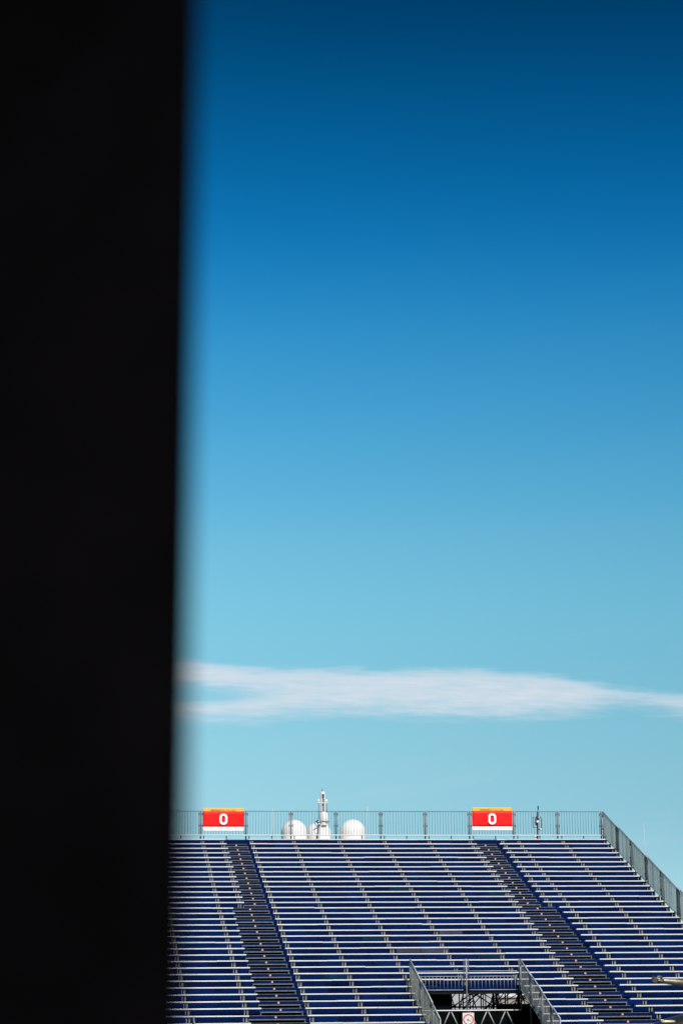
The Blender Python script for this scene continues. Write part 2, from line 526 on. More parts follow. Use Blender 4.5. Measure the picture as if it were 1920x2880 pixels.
# bench legs: a pair of pressed brackets under every bay line and at the ends of each run
b = B()
bm_box(b, (-.056, 0, 0), (.026, .10, .188)); bm_box(b, (.028, 0, 0), (.022, .10, .188)); bm_box(b, (.062, 0, .0), (.020, .10, .188))
bm_box(b, (.045, -.03, -.082), (.055, .03, .02))
me_leg = to_mesh('bench_leg', b, M_LEG)
rest = B(); n_leg = 0
for k in range(K_LAST, 0, -1):
    us = []
    for a, b_ in bench_runs(k):
        for j in range(-7, 6):
            u = UB + j * BAY
            if a - .03 < u < b_ + .03:
                us.append(min(max(u, a + .15), b_ - .12))
        for u in (a + .3, b_ - .16):
            if all(abs(u - q) > .6 for q in us) and U_LEFT + .5 < u < U_RIGHT - .5:
                us.append(u)
    for u in us:
        c = (u + random.uniform(-.015, .015), vk(k) + .10, zk(k) - PL_T / 2 - .096)
        if u > -2.8 and k <= 33 and n_leg < 300:
            put('bench_leg', me_leg, c, stand); n_leg += 1
        else:
            t = B(); t.from_mesh(me_leg); bmesh.ops.translate(t, verts=t.verts, vec=c)
            tmp = bpy.data.meshes.new('tmp'); t.to_mesh(tmp); t.free(); rest.from_mesh(tmp); bpy.data.meshes.remove(tmp)
part('far_bench_legs', rest, M_LEG, stand, kind='stuff')
b = B(); bm_tube(b, (0, 0, -.115), (0, 0, .115), .022, 8); bm_box(b, (0, 0, .112), (.07, .12, .01))
me_post = to_mesh('top_bench_leg', b, M_GALVD)
h = -14
while UB + h * BAY / 2 < U_RIGHT:
    put('top_bench_leg', me_post, (UB + h * BAY / 2 + .12, vk(0) + .12, zk(0) - PL_T / 2 - .112), stand); h += 1

# the two stairways: half steps, step nosings and row number stickers
step_cache = {}
b = B(); bm_box(b, (0, 0, 0), (.062, .006, .062)); me_stick = to_mesh('row_number_sticker', b, M_STICK)
b = B(); bm_box(b, (0, 0, 0), (.030, .006, .034)); me_digit = to_mesh('row_digit', b, M_DIGIT)


def half_step(u0, u1, k):
    L = round(u1 - u0, 3)
    if L not in step_cache:
        b = B()
        bm_box(b, (0, .15, -.008), (L, .30, .016)); bm_box(b, (0, .012, -.028), (L, .024, .022))
        for s in (-1, 1):
            bm_box(b, (s * (L / 2 - .02), .15, -.0755), (.035, .26, .105))
        me = to_mesh('half_step', b, M_STEP, bevel=.003); me.materials.append(M_TARP_SHADE)
        b = B(); b.from_mesh(me); n0 = len(b.faces)
        bm_box(b, (0, .285, -.0755), (L - .08, .012, .104)); b.faces.ensure_lookup_table()  # black back plate paints in the shade of the gap below the step
        for q in range(n0, len(b.faces)):
            b.faces[q].material_index = 1
        b.to_mesh(me); b.free(); step_cache[L] = me
    put('half_step', step_cache[L], ((u0 + u1) / 2, vk(k) + .085, zk(k) - .108), stand)


for k in range(1, K_LAST + 1):
    for (a, e) in ((aisle_l(k), U_M0), (U_M1, aisle_r(k))):
        if k >= 2:
            half_step(a - .03, e - (.07 if a < 5 else .10), k)
        b = B(); bm_box(b, ((a + e) / 2 - .03, vk(k) + .400, zk(k) + .008), (e - a - .12, .026, .013)); part('step_nosing', b, M_STEP, stand)
        if k >= 2:
            c = Vector(((a + e) / 2 - .06, vk(k) + .388, zk(k) - .045))
            st = put('row_number_sticker', me_stick, c, stand)
            put('row_digit', me_digit, c + Vector((random.uniform(-.006, .006), -.004, .006)), st)

# entrance: deck edge beam, black sheets and shade backing, lattice girder, scaffold behind
ZG = 1.15
b = B(); bm_box(b, ((VOM0 + VOM1) / 2, V_OPEN + .03, ZG + 1.215), (VOM1 - VOM0, .09, .10)); part('deck_edge_beam', b, M_DARK, stand)
b = B(); bm_box(b, ((VOM0 + VOM1) / 2, V_OPEN + .12, ZG + 1.26), (VOM1 - VOM0, .05, .13)); part('deck_edge_beam', b, M_DARK, stand)
b = B(); bm_box(b, (VOM0 + .78, V_OPEN + .35, ZG + .35), (1.58, .02, 1.70)); part('black_sheet_or_shade', b, M_TARP_SHADE, stand)
b = B(); bm_box(b, ((VOM0 + VOM1) / 2 + .4, V_OPEN + .55, ZG / 2 + .31), (VOM1 - VOM0 + 1.4, .02, ZG + .60)); part('black_sheet_or_shade', b, M_TARP_SHADE, stand)  # sheet added as black backing, stands in for the shade under the stand
b = B(); bm_box(b, (10.9, V_OPEN + .62, 1.0), (2.6, .02, 1.90)); part('black_sheet_or_shade', b, M_TARP_SHADE, stand)
zc = ZG + .574
b = B(); bm_tube(b, (VOM0 + .03, V_OPEN - .1, zc), (VOM1 - .03, V_OPEN - .1, zc), .024, 10); part('girder_chord', b, M_ALU, stand)
b = B(); bm_tube(b, (VOM0 + .03, V_OPEN - .1, zc - .66), (VOM1 - .03, V_OPEN - .1, zc - .66), .024, 10); part('girder_chord', b, M_GALV, stand)
x = at(1264, 2845, V_OPEN).x - .68 * 2
while x < VOM1 - .2:
    for s in (-1, 1):
        p0 = Vector((x + s * .035, V_OPEN - .1, zc - .05)); p1 = Vector((x + s * .31, V_OPEN - .1, zc - .64))
        if VOM0 + .05 < p1.x < VOM1 - .05 and VOM0 + .05 < p0.x < VOM1 - .05:
            b = B(); bm_tube(b, p0, p1, .022, 8); part('girder_brace', b, M_GALV, stand)
    x += .685

for n in range(1, 9):                 # scaffold frames under the rows behind the entrance
    y = V_OPEN + .9 + (n - 1) * 2.57
    zt = zk(int((V0 - y) / RUN)) - .32
    for j in range(-1, 5):
        u = UB + j * BAY + .05
        b = B(); bm_tube(b, (u, y, 0.05), (u, y, zt), .026, 8); part('scaffold_standard', b, M_DARK, stand)
        if n % 2 == 0 and j < 4:
            b = B(); bm_tube(b, (u, y + .06, .3), (u + BAY, y + .06, 2.6), .024, 6); part('scaffold_brace', b, M_DARK, stand)
        if n < 8 and j in (0, 1, 2, 3):
            b = B(); bm_tube(b, (u + .06, y, 2.5 if n % 2 else .9), (u + .06, y + 2.57, .9 if n % 2 else 2.5), .024, 6); part('scaffold_brace', b, M_DARK, stand)
    b = B(); bm_tube(b, (UB - BAY, y - .05, 1.60), (UB + 4.2 * BAY, y - .05, 1.60), .024, 6); part('scaffold_ledger', b, M_DARK, stand)
    if n in (1, 3, 5):
        for z in (2.42, 1.86):
            b = B(); bm_tube(b, (UB - BAY, y + .1, z), (UB + 4.2 * BAY, y + .1, z), .022, 6); part('scaffold_ledger', b, M_DARK, stand)
        u = UB - BAY + .3 * n; up = True; st = .74 if n == 1 else .95
        while u < UB + 2.4 * BAY:
            b = B(); bm_tube(b, (u, y + .1, 1.86 if up else 2.42), (u + st, y + .1, 2.42 if up else 1.86), .019, 6); part('scaffold_brace', b, M_DARK, stand)
            u += st; up = not up
rest = B()
for n in range(0, 11):
    y = V0 + .35 - n * 2.57
    zt = zk(int((V0 - y) / RUN + .99)) - .32
    for j in range(-7, 6):
        if (-2 < j < 5 and 2 < n < 9) or (j in (-1, 0, 1) and y < V_OPEN + .5):
            continue
        u = UB + j * BAY
        bm_tube(rest, (u, y, 0), (u, y, zt), .024, 6)
        if j < 5 and n % 2 == 0 and not (j in (-2, -1, 0, 1) and y < V_OPEN + .5):
            zz = 0.3
            while zz + 1.9 < zt:
                bm_tube(rest, (u, y, zz), (u + BAY, y, zz + 1.9), .022, 5); zz += 2.0
part('scaffold_tubes', rest, M_DARK, stand, kind='stuff')


# ------------------------------------------------------------------ fences
def level_fence(f, u_posts, y, zt, zb, nbar, skip_last=False):
    """back guard fence: a panel (frame + bars) between neighbouring posts"""
    bl = B(); bm_tube(bl, (0, 0, 0), (0, 0, zt - zb - .02), .0085, 6); me_bar = to_mesh('bar', bl, M_FENCE_BAR)
    for a, c in zip(u_posts, u_posts[1:]):
        s, e = a + .075, c - .075
        b = B()
        bm_path(b, [(s, y, zb), (s, y, zt), (e, y, zt), (e, y, zb), (s, y, zb)], .013, 8)
        p = part('fence_panel', b, M_FENCE_BAR, f, origin=((s + e) / 2, y, zb))
        for i in range(1, nbar + 1):
            put('bar', me_bar, (s + (e - s) * i / (nbar + 1) + random.uniform(-.004, .004), y + .012, zb + .01), p)
    bp = B(); bm_tube(bp, (0, 0, zb - .42 - zb), (0, 0, zt - zb + .015), .032, 10)
    for dz in (zt - zb - .13, zt - zb - .66):
        bm_box(bp, (0, -.01, dz), (.20, .035, .045)); bm_tube(bp, (.085, -.03, dz - .055), (.085, -.03, dz + .055), .018, 6); bm_tube(bp, (-.085, -.03, dz - .055), (-.085, -.03, dz + .055), .018, 6)
    me_p = to_mesh('post', bp, M_GALVD)
    for a in u_posts:
        put('post', me_p, (a, y, zb), f)


M_FENCE_BAR = mat('fence_bar_steel', (.10, .125, .13), .5, .2, .2, 6, .4)
posts = [UB + j * BAY for j in range(-7, 6)]
fence = thing('back_fence', 'long galvanised bar fence standing against the sky behind the topmost bench', 'fence', (UB, V0 + .45, Z0 - .45))
level_fence(fence, posts, V0 + .45, Z0 + 1.117, Z0 + .03, 14)

SL = RISE / RUN


def slope_fence(f, u, y0, y1, zt0, zb0, bay, pitch, rbar, over=.45, lean=1, post_drop=.35):
    """fence going down with the rows: panels are parallelograms with upright bars, each lapping past its post"""
    n = max(1, int(math.ceil((y0 - y1) / bay - .05)))
    H = zt0 - zb0
    bl = B(); bm_box(bl, (0, 0, H / 2), (rbar * .9, rbar * 2, H - .02)); me_bar = to_mesh('bar', bl, M_FENCE, bevel=.003)
    for i in range(n):
        ya = y0 - i * bay; yb = max(y1, ya - bay) - (over if i < n - 1 else 0)
        if ya - yb < .2:
            continue
        za = lambda y: zt0 - (y0 - y) * SL
        zb = lambda y: zb0 - (y0 - y) * SL
        du = .022 * (i % 2)
        b = B(); bm_tube(b, (u + du, ya, zb(ya)), (u + du, yb, zb(yb)), .018, 8)
        bm_tube(b, (u + du, ya, zb(ya)), (u + du, ya, za(ya)), .016, 8); bm_tube(b, (u + du, yb, zb(yb)), (u + du, yb, za(yb)), .016, 8)
        p = part('fence_panel', b, M_RAIL, f, origin=(u, ya, zb(ya)))
        b = B(); bm_tube(b, (u + du, ya, za(ya)), (u + du, yb, za(yb)), .024, 8); part('top_rail', b, M_RAIL, p)
        y = ya - pitch * (.5 if i % 2 else 1)
        while y > yb + .03:
            put('bar', me_bar, (u + du, y, zb(y)), p).rotation_euler = (0, 0, random.uniform(-.15, .15)); y -= pitch
    bp = B(); bm_tube(bp, (0, 0, -post_drop), (0, 0, H + .01), .03, 8); bm_box(bp, (-.02, -.02, H * .82), (.05, .13, .06)); bm_box(bp, (-.02, -.02, H * .3), (.05, .13, .06))
    me_p = to_mesh('post', bp, M_GALVD)
    for i in range(n + 1):
        y = max(y1, y0 - i * bay)
        put('post', me_p, (u + .01, y + .02, zb0 - (y0 - y) * SL), f)


f = thing('side_fence', 'steel bar fence sloping down the right edge of the stand', 'fence', (U_RIGHT + .1, V0 + .4, Z0 - .3))
slope_fence(f, U_RIGHT + .05, V0 + .40, vk(K_LAST), Z0 + 1.117, Z0 - .02, 2.57, .115, .0165)
zr = ZG + 2.432
f = thing('entrance_railing', 'sloping grey bar railing along the left side of the stand entrance', 'railing', (VOM0, V_OPEN, zr - 1.4), 'railings beside the entrances in the stand')
slope_fence(f, VOM0 + .02, V_OPEN, vk(K_LAST), zr, ZG + 1.338, 2.3, .105, .0125, over=.3)
f = thing('entrance_railing', 'sloping grey bar railing along the right side of the stand entrance', 'railing', (VOM1, V_OPEN, zr - 1.4), 'railings beside the entrances in the stand')
slope_fence(f, VOM1 - .02, V_OPEN, vk(K_LAST), zr - .02, ZG + 1.31, 1.75, .115, .0115, over=.25, post_drop=.7)
f = thing('entrance_railing', 'pale sloping handrail end low at the left beside the black pillar', 'railing', (U_V2, vk(36) + .4, .4), 'railings beside the entrances in the stand')
slope_fence(f, U_V2, vk(36) + .35, vk(38), Z0 - RISE * 36 + .99, Z0 - RISE * 36 - .10, 1.3, .115, .012, over=0, post_drop=.4)

# railing across the back of the entrance
f = thing('back_railing', 'thin barred railing across the head of the stand entrance with a tall middle post', 'railing', (UB, V_OPEN - .05, ZG + 1.3))
yb = V_OPEN - .06
bl = B(); bm_tube(bl, (0, 0, 0), (0, 0, .48), .0075, 6); me_bar = to_mesh('bar', bl, M_RAIL)
for s, e in ((VOM0 + .10, UB - .10), (UB + .13, VOM1 - .16)):
    b = B(); bm_tube(b, (s, yb, ZG + 1.80), (e, yb, ZG + 1.80), .011, 8); bm_tube(b, (s, yb, ZG + 1.31), (e, yb, ZG + 1.31), .013, 8)
    p = part('rail_panel', b, M_RAIL, f)
    b = B(); bm_tube(b, (s, yb, ZG + 1.99), (e, yb, ZG + 1.99), .013, 8); part('top_rail', b, M_RAIL, f)
    x = s + .06
    while x < e:
        put('bar', me_bar, (x, yb, ZG + 1.315), p); x += .137
for u, za, zb_, r in ((UB + .02, .56, 2.43, .030), (UB - .07, 1.3, 2.43, .013), (UB + .10, 1.3, 2.43, .013), (VOM0 + .06, 1.2, 2.40, .02), (VOM1 - .09, 1.2, 2.40, .02)):
    b = B(); bm_tube(b, (u, yb - .03, ZG + za), (u, yb - .03, ZG + zb_), r, 10); part('post', b, M_GALV if r > .025 else M_GALVD, f)

# ------------------------------------------------------------------ signs


def glyph(ch, m, parent, centre, height, depth_y, name='letter', bold=0.0):
    """flat lettering cut from the built-in font, a few mm thick, facing the camera side"""
    cu = bpy.data.curves.new('tmp_text', 'FONT'); cu.body = ch; cu.size = 1; cu.extrude = .004; cu.offset = bold; cu.resolution_u = 6
    ob = bpy.data.objects.new('tmp_text', cu); COL.objects.link(ob)
    dg = bpy.context.evaluated_depsgraph_get(); me = bpy.data.meshes.new_from_object(ob.evaluated_get(dg))
    bpy.data.objects.remove(ob); bpy.data.curves.remove(cu)
    xs = [v.co.x for v in me.vertices]; ys = [v.co.y for v in me.vertices]
    sc = height / (max(ys) - min(ys)); mx, my = (max(xs) + min(xs)) / 2, (max(ys) + min(ys)) / 2
    for v in me.vertices:
        x, y, z = v.co
        v.co = ((x - mx) * sc, -z, (y - my) * sc)
    me.materials.clear(); me.materials.append(m)
    return put(name, me, (centre[0], depth_y, centre[2]), parent)


def letter_o(parent, c, w, h, t, y):
    """the tall rounded letter on the banner: a stadium ring"""
    b = B(); n = 12

    def loop(hw, hh, r):
        pts = []
        for cx, cz, a0 in ((hw - r, hh - r, 0), (-hw + r, hh - r, 90), (-hw + r, -hh + r, 180), (hw - r, -hh + r, 270)):
            for i in range(n):
                a = R(a0 + 90 * i / (n - 1)); pts.append((cx + r * math.cos(a), cz + r * math.sin(a)))
        return pts
    O = loop(w / 2, h / 2, w * .47); I = loop(w / 2 - t, h / 2 - t, (w / 2 - t) * .85)
    vo = [[b.verts.new((c[0] + p[0], y + dy, c[2] + p[1])) for p in O] for dy in (0, .008)]
    vi = [[b.verts.new((c[0] + p[0], y + dy, c[2] + p[1])) for p in I] for dy in (0, .008)]
    N = len(O)
    for i in range(N):
        j = (i + 1) % N
        b.faces.new((vo[0][i], vo[0][j], vi[0][j], vi[0][i])); b.faces.new((vo[1][j], vo[1][i], vi[1][i], vi[1][j]))
        b.faces.new((vo[0][j], vo[0][i], vo[1][i], vo[1][j])); b.faces.new((vi[0][i], vi[0][j], vi[1][j], vi[1][i]))
    part('letter', b, M_BWHT, parent)


def banner(x0, x1, ytop, yred, ywht, ybot, label, seed):
    y = V0 + .36
    p0, p1 = at(x0, ytop, y), at(x1, ytop, y)
    z = [at((x0 + x1) / 2, q, y).z for q in (ytop, yred, ywht, ybot)]
    rnd = random.Random(seed); ph = rnd.uniform(0, 6)
    t = thing('stand_banner', label, 'sign', ((p0.x + p1.x) / 2, y, z[3]), 'red letter banners on the back fence')

    def cloth(name, zt, zb, m):
        b = B(); nx, nz = 24, 6; G = [[None] * (nz + 1) for _ in range(nx + 1)]
        for i in range(nx + 1):
            for j in range(nz + 1):
                u, w = i / nx, (zb + (zt - zb) * j / nz - z[3]) / (z[0] - z[3])
                off = .010 * math.sin(7 * u + ph) * math.sin(3 * w + ph) + .016 * max(0, math.sin(11 * (u - .35 * w) + ph)) ** 6 * (u > .5) + .006 * math.sin(23 * u + 9 * w)
                G[i][j] = b.verts.new((p0.x + (p1.x - p0.x) * u, y - off, zb + (zt - zb) * j / nz))
        for i in range(nx):
            for j in range(nz):
                fa = b.faces.new((G[i][j], G[i + 1][j], G[i + 1][j + 1], G[i][j + 1])); fa.smooth = True
        o = part(name, b, m, t)
        md = o.modifiers.new('thick', 'SOLIDIFY'); md.thickness = .006
    cloth('red_field', z[1], z[2], M_RED); cloth('yellow_strip', z[0], z[1], M_YEL); cloth('white_strip', z[2], z[3], M_BWHT)
    cx = (p0.x + p1.x) / 2; cz = z[2] + (z[1] - z[2]) * .50
    S = (p1.x - p0.x) / (x1 - x0)
    letter_o(t, (cx, y, cz), 22.4 * S, 31 * S, 6.3 * S, y - .048)
    # the small print on the yellow strip is too fine to read: short strokes of its size
    zz = (z[0] + z[1]) / 2 - .01
    b = B(); x = p0.x + (p1.x - p0.x) * .205
    while x < p0.x + (p1.x - p0.x) * .42:
        w = rnd.uniform(.018, .05); bm_box(b, (x + w / 2, y - .036, zz + rnd.uniform(-.006, .006)), (w, .003, rnd.uniform(.030, .052))); x += w + rnd.uniform(.008, .018)
    part('small_print', b, M_PRINT, t)
    b = B(); x = p0.x + (p1.x - p0.x) * .46
    while x < p0.x + (p1.x - p0.x) * .80:
        w = rnd.uniform(.02, .06); bm_box(b, (x + w / 2, y - .036, zz + .004), (w, .003, rnd.uniform(.02, .04))); x += w + rnd.uniform(.01, .04)
    part('small_print', b, M_PRINT2, t)
    for fx in (.03, .97):
        for zq in (z[0] - .04, z[3] + .04):
            b = B(); bm_box(b, (p0.x + (p1.x - p0.x) * fx, y + .04, zq), (.03, .07, .02)); part('cable_tie', b, M_BLKP, t)


banner(571, 686, 2272.7, 2282.5, 2325.7, 2336.9, 'red O banner on the back fence above the left stairs, nearest the black pillar', 1)
banner(1326, 1438, 2271.5, 2281.5, 2324.8, 2335.3, 'red O banner on the back fence above the right stairs, beside the dark antenna mast', 4)

# round restriction sign on the girder in the entrance
ys = V_OPEN - .19
a, c = at(1300, 2848.5, ys), at(1332, 2848.5, ys)
W = c.x - a.x; cx = (a.x + c.x) / 2
t = thing('restriction_sign', 'white board with red ring and black 4 hung on the entrance girder', 'sign', (cx, ys, a.z - W * 1.15))
b = B(); bm_box(b, (cx, ys, a.z - W * .60), (W, .012, W * 1.2)); part('board', b, M_SWHT, t)
zc2 = a.z - (2867 - 2848.5) * W / 32
b = B(); ro, ri, n = W * .46, W * .375, 40
for i in range(n):
    a0, a1 = 2 * math.pi * i / n, 2 * math.pi * (i + 1) / n
    q = [(cx + r_ * math.cos(t_), zc2 + r_ * math.sin(t_)) for r_, t_ in ((ro, a0), (ro, a1), (ri, a1), (ri, a0))]
    bm_hex(b, [(x_, ys - .010, z_) for x_, z_ in q] + [(x_, ys - .006, z_) for x_, z_ in q])
bmesh.ops.remove_doubles(b, verts=b.verts, dist=1e-5)
part('ring', b, M_SRED, t)
glyph('4', M_SBLK, t, (cx - W * .06, ys, zc2 - W * .01), W * .19, ys - .010, 'numeral', .03)
glyph('km/h', M_SBLK, t, (cx + W * .11, ys, zc2 - W * .075), W * .06, ys - .010, 'small_print')
b = B(); bm_tube(b, (cx, ys + .02, a.z - .02), (cx, V_OPEN - .1, zc + .02), .008, 6); part('hanger', b, M_GALVD, t)

# ------------------------------------------------------------------ antenna set on the back fence
ya = V0 + .58
px = at(1511, 2300, ya).x


def apt(x, y): return at(x, y, ya)


t = thing('antenna_mast', 'dark antenna mast with loops and cables clamped to the back fence', 'antenna', (px, ya, Z0 - .45))
base = apt(1510, 2362)
b = B(); bm_tube(b, (base.x, ya, Z0 - .35), apt(1510.5, 2330), .042, 10); bm_tube(b, apt(1510.5, 2332), apt(1511, 2283), .034, 10); part('mast', b, M_BLKP, t)
b = B(); bm_tube(b, apt(1511, 2284), apt(1511.8, 2275), .016, 8); bm_tube(b, apt(1511.8, 2276), apt(1512, 2266.5), .030, 10); part('whip_aerial', b, M_BLKP, t)
b = B(); bm_box(b, apt(1509.5, 2302) + Vector((0, -.06, 0)), (.13, .10, .22)); bm_box(b, apt(1506, 2316) + Vector((0, -.03, 0)), (.06, .08, .18)); part('radio_box', b, M_BLKP, t, bevel=.01)
b = B(); bm_box(b, apt(1509.5, 2311) + Vector((0, -.09, 0)), (.12, .06, .09)); bm_box(b, apt(1511, 2300) + Vector((.03, -.12, .02)), (.03, .02, .10)); part('clamp', b, M_BWHT, t, bevel=.01)
b = B(); bm_path(b, [apt(1505, 2320), apt(1504, 2306), apt(1504.5, 2300), apt(1508, 2296.5), apt(1513, 2295.5), apt(1518, 2297.5), apt(1520.5, 2302), apt(1521, 2312), apt(1521.2, 2326), apt(1520, 2330), apt(1515, 2332), apt(1512, 2334)], .017, 6); part('cable_loop', b, M_BLKP, t)
b = B(); bm_path(b, [apt(1497.5, 2300), apt(1497.6, 2322), apt(1498.5, 2327), apt(1507, 2328)], .016, 6); bm_tube(b, apt(1495.5, 2299), apt(1500, 2299), .018, 6); part('side_aerial', b, M_GALVD, t)
b = B(); bm_lathe(b, apt(1519.5, 2333) + Vector((0, -.04, -.05)), [(0, 0), (.05, .01), (.06, .05), (.045, .09), (0, .10)], 12); part('white_receiver', b, M_WHITE, t)
b = B(); bm_box(b, apt(1504.5, 2356), (.08, .08, .16)); part('white_clip', b, M_BWHT, t, bevel=.01)

# ------------------------------------------------------------------ yachts behind the stand
YD = 217.0
YS = YD / F_PX * 1.006                  # metres per photo pixel at the yacht


def ypt(x, y, dy=0.0):
    p = at(x, y, YD); return Vector((p.x, p.y + dy, p.z))


def hull(name, parent, cx, y0, L, beam, zd, m, bow=+1, axis='y'):
    b = B(); rings = []
    for i in range(13):
        s = i / 12; w = beam / 2 * (1 if s < .55 else max(.02, 1 - ((s - .55) / .45) ** 2)); fl = 1 + .25 * s
        zt = zd + .9 * s * s
        prof = [(-w, zt), (-w * .94, zd * .45), (-w * .7 / fl, -1.6), (w * .7 / fl, -1.6), (w * .94, zd * .45), (w, zt)]
        q = L * s * bow
        rings.append([Vector((cx + a_, y0 + q, z_)) if axis == 'y' else Vector((cx + q, y0 + a_, z_)) for a_, z_ in prof])
    bm_loft(b, rings); part(name, b, m, parent)


def deck_house(parent, cx, y0, y1, w, z0, z1):
    b = B(); n = 6; pts = []
    for sx, sy, a0 in ((1, 0, 270), (1, 1, 0), (-1, 1, 90), (-1, 0, 180)):
        r_ = w * .22
        for i in range(n):
            a_ = R(a0 + 90 * i / (n - 1))
            pts.append((cx + sx * (w / 2 - r_) + r_ * math.cos(a_), (y1 - r_ if sy else y0 + r_) + r_ * math.sin(a_)))
    bm_loft(b, [[Vector((x_, y_, z0)) for x_, y_ in pts], [Vector((x_, y_, z1)) for x_, y_ in pts]]); dk = part('deck_house', b, M_WHITE, parent)
    b = B(); k_ = 1.006
    bm_loft(b, [[Vector((cx + (x_ - cx) * k_, (y0 + y1) / 2 + (y_ - (y0 + y1) / 2) * k_, z)) for x_, y_ in pts] for z in (z0 + (z1 - z0) * .38, z0 + (z1 - z0) * .78)]); part('window_band', b, M_GLASS, dk)


yx = ypt(908, 2340).x
yacht = thing('yacht', 'big white motor yacht whose radar domes and mast top rise behind the back fence', 'yacht', (yx, 205, -1.2))
hull('hull', yacht, yx, 196, 58, 13.5, 4.2, M_WHITE)
deck_house(yacht, yx, 203, 238, 11.5, 4.1, 7.4); deck_house(yacht, yx, 206, 234, 10.4, 7.4, 10.6); deck_house(yacht, yx, 209, 230, 9.2, 10.6, 13.6); deck_house(yacht, yx, 211, 226, 8.6, 13.6, 16.2)


def radome(x, ytop, rpx, dy, label=None):
    r_ = rpx * YS; c = ypt(x, ytop, dy); c.z -= r_
    prof = [(r_ * .5, -r_ * 1.0 - .9), (r_ * .6, -r_ * 1.0), (r_ * .98, -r_ * .75), (r_ * 1.0, -r_ * .55)] + [(r_ * math.cos(R(a_)), r_ * math.sin(R(a_))) for a_ in range(0, 90, 6)] + [(0, r_)]
    b = B(); bm_lathe(b, c, prof, 48); return part('radome', b, M_WHITE, yacht)


radome(827, 2306, 36.3, 0); radome(901.5, 2307.5, 36.6, 1.75); radome(991, 2304.8, 36, 0)
U1 = YS / 6.03                          # metres per unit of the enlarged crop the mast was read from


def mpt(x, y, dy=0.0): return ypt(780 + x / 6.03, 2200 + y / 6.03, dy)


# mast foot, housing, upper dome and blade
b = B()
rings = []
for yy, x0, x1, d in ((1000, 690, 884, 1.0), (860, 698, 872, .98), (780, 703, 862, .92), (750, 712, 852, .8)):
    p0, p1 = mpt(x0, yy), mpt(x1, yy); ch = .12
    rings.append([Vector((p0.x + ch, p0.y - d / 2, p0.z)), Vector((p1.x - ch, p0.y - d / 2, p0.z)), Vector((p1.x, p0.y - d / 2 + ch, p0.z)), Vector((p1.x, p0.y + d / 2, p0.z)), Vector((p0.x, p0.y + d / 2, p0.z)), Vector((p0.x, p0.y - d / 2 + ch, p0.z))])
bm_loft(b, rings); mast = part('mast', b, M_WHITE, yacht)
for fce in mast.data.polygons:
    fce.use_smooth = False
b = B(); p = mpt(783, 710); bm_box(b, (p.x, p.y, p.z), (120 * U1, .8, 85 * U1)); part('instrument_housing', b, M_WHITE, mast, bevel=.03)
b = B(); p = mpt(778, 742); bm_box(b, (p.x, p.y - .5, p.z), (85 * U1, .14, 12 * U1)); p = mpt(795, 672); bm_box(b, (p.x, p.y - .3, p.z), (160 * U1, .5, 8 * U1)); part('housing_trim', b, M_GALVD, mast)
p = mpt(776, 712); b = B(); bm_box(b, (p.x, p.y - .47, p.z), (62 * U1, .05, 48 * U1)); part('lamp', b, M_SWHT, mast)
p = mpt(790, 665); rr = 74 * U1; hh = 170 * U1
b = B(); bm_lathe(b, (p.x, p.y, p.z), [(rr * .93, 0), (rr, hh * .15), (rr * .97, hh * .45)] + [(rr * .95 * math.cos(R(a_)), hh * .55 + hh * .45 * math.sin(R(a_))) for a_ in range(0, 90, 10)] + [(0, hh)], 32); part('upper_dome', b, M_WHITE, mast)
p0, p1 = mpt(742, 155), mpt(809, 500)
b = B(); wq = p1.x - p0.x
for s0, s1, za_, zb_ in ((0, .20, p1.z, p0.z), (.80, 1.0, p1.z, p0.z), (.2, .8, p0.z - 42 * U1, p0.z)):
    bm_box(b, (p0.x + wq * (s0 + s1) / 2, p0.y + .35, (za_ + zb_) / 2), (wq * (s1 - s0) - .002, .5, zb_ - za_))
bl_ = part('mast_blade', b, M_WHITE, mast)
b = B(); bm_box(b, (p0.x + wq * .5, p0.y + .50, (p1.z + p0.z) / 2 - .1), (wq * .62, .18, p0.z - p1.z - .25)); part('mast_slot', b, mat('slot_grey', (.30, .28, .27), .6), mast)
b = B(); bm_tube(b, mpt(766, 156, .35), mpt(766, 100, .35), .028, 6); part('mast_tip', b, M_BLKP, mast)
b = B(); pa, pb = mpt(680, 347), mpt(866, 347); bm_box(b, ((pa.x + pb.x) / 2, pa.y + .3, pa.z), (pb.x - pa.x, .22, 10 * U1)); part('crosstree', b, M_WHITE, mast)
for xq in (705, 839):
    b = B(); c = mpt(xq, 340, .3); bm_lathe(b, c, [(.05, 0), (.05, .07), (.088, .11), (.09, .2)] + [(.09 * math.cos(R(a_)), .2 + .11 * math.sin(R(a_))) for a_ in range(0, 90, 15)] + [(0, .31)], 16); part('small_dome', b, M_WHITE, mast)
    b = B(); bm_tube(b, mpt(xq + 2, 355, .3), mpt(xq + 3, 620 if xq < 750 else 560, .3), .033, 6); part('stay', b, M_GALVD, mast)
b = B(); bm_tube(b, mpt(655, 668, .2), mpt(700, 638, .2), .06, 8); part('horn', b, M_BLKP, mast)
for xq, y0_, y1_ in ((767, 2276, 2362), (1033, 2268, 2362)):
    b = B(); bm_tube(b, ypt(xq + .8, y1_ + 20), ypt(xq, y0_), .022, 6, .012); part('whip_aerial', b, M_WHITE, yacht)

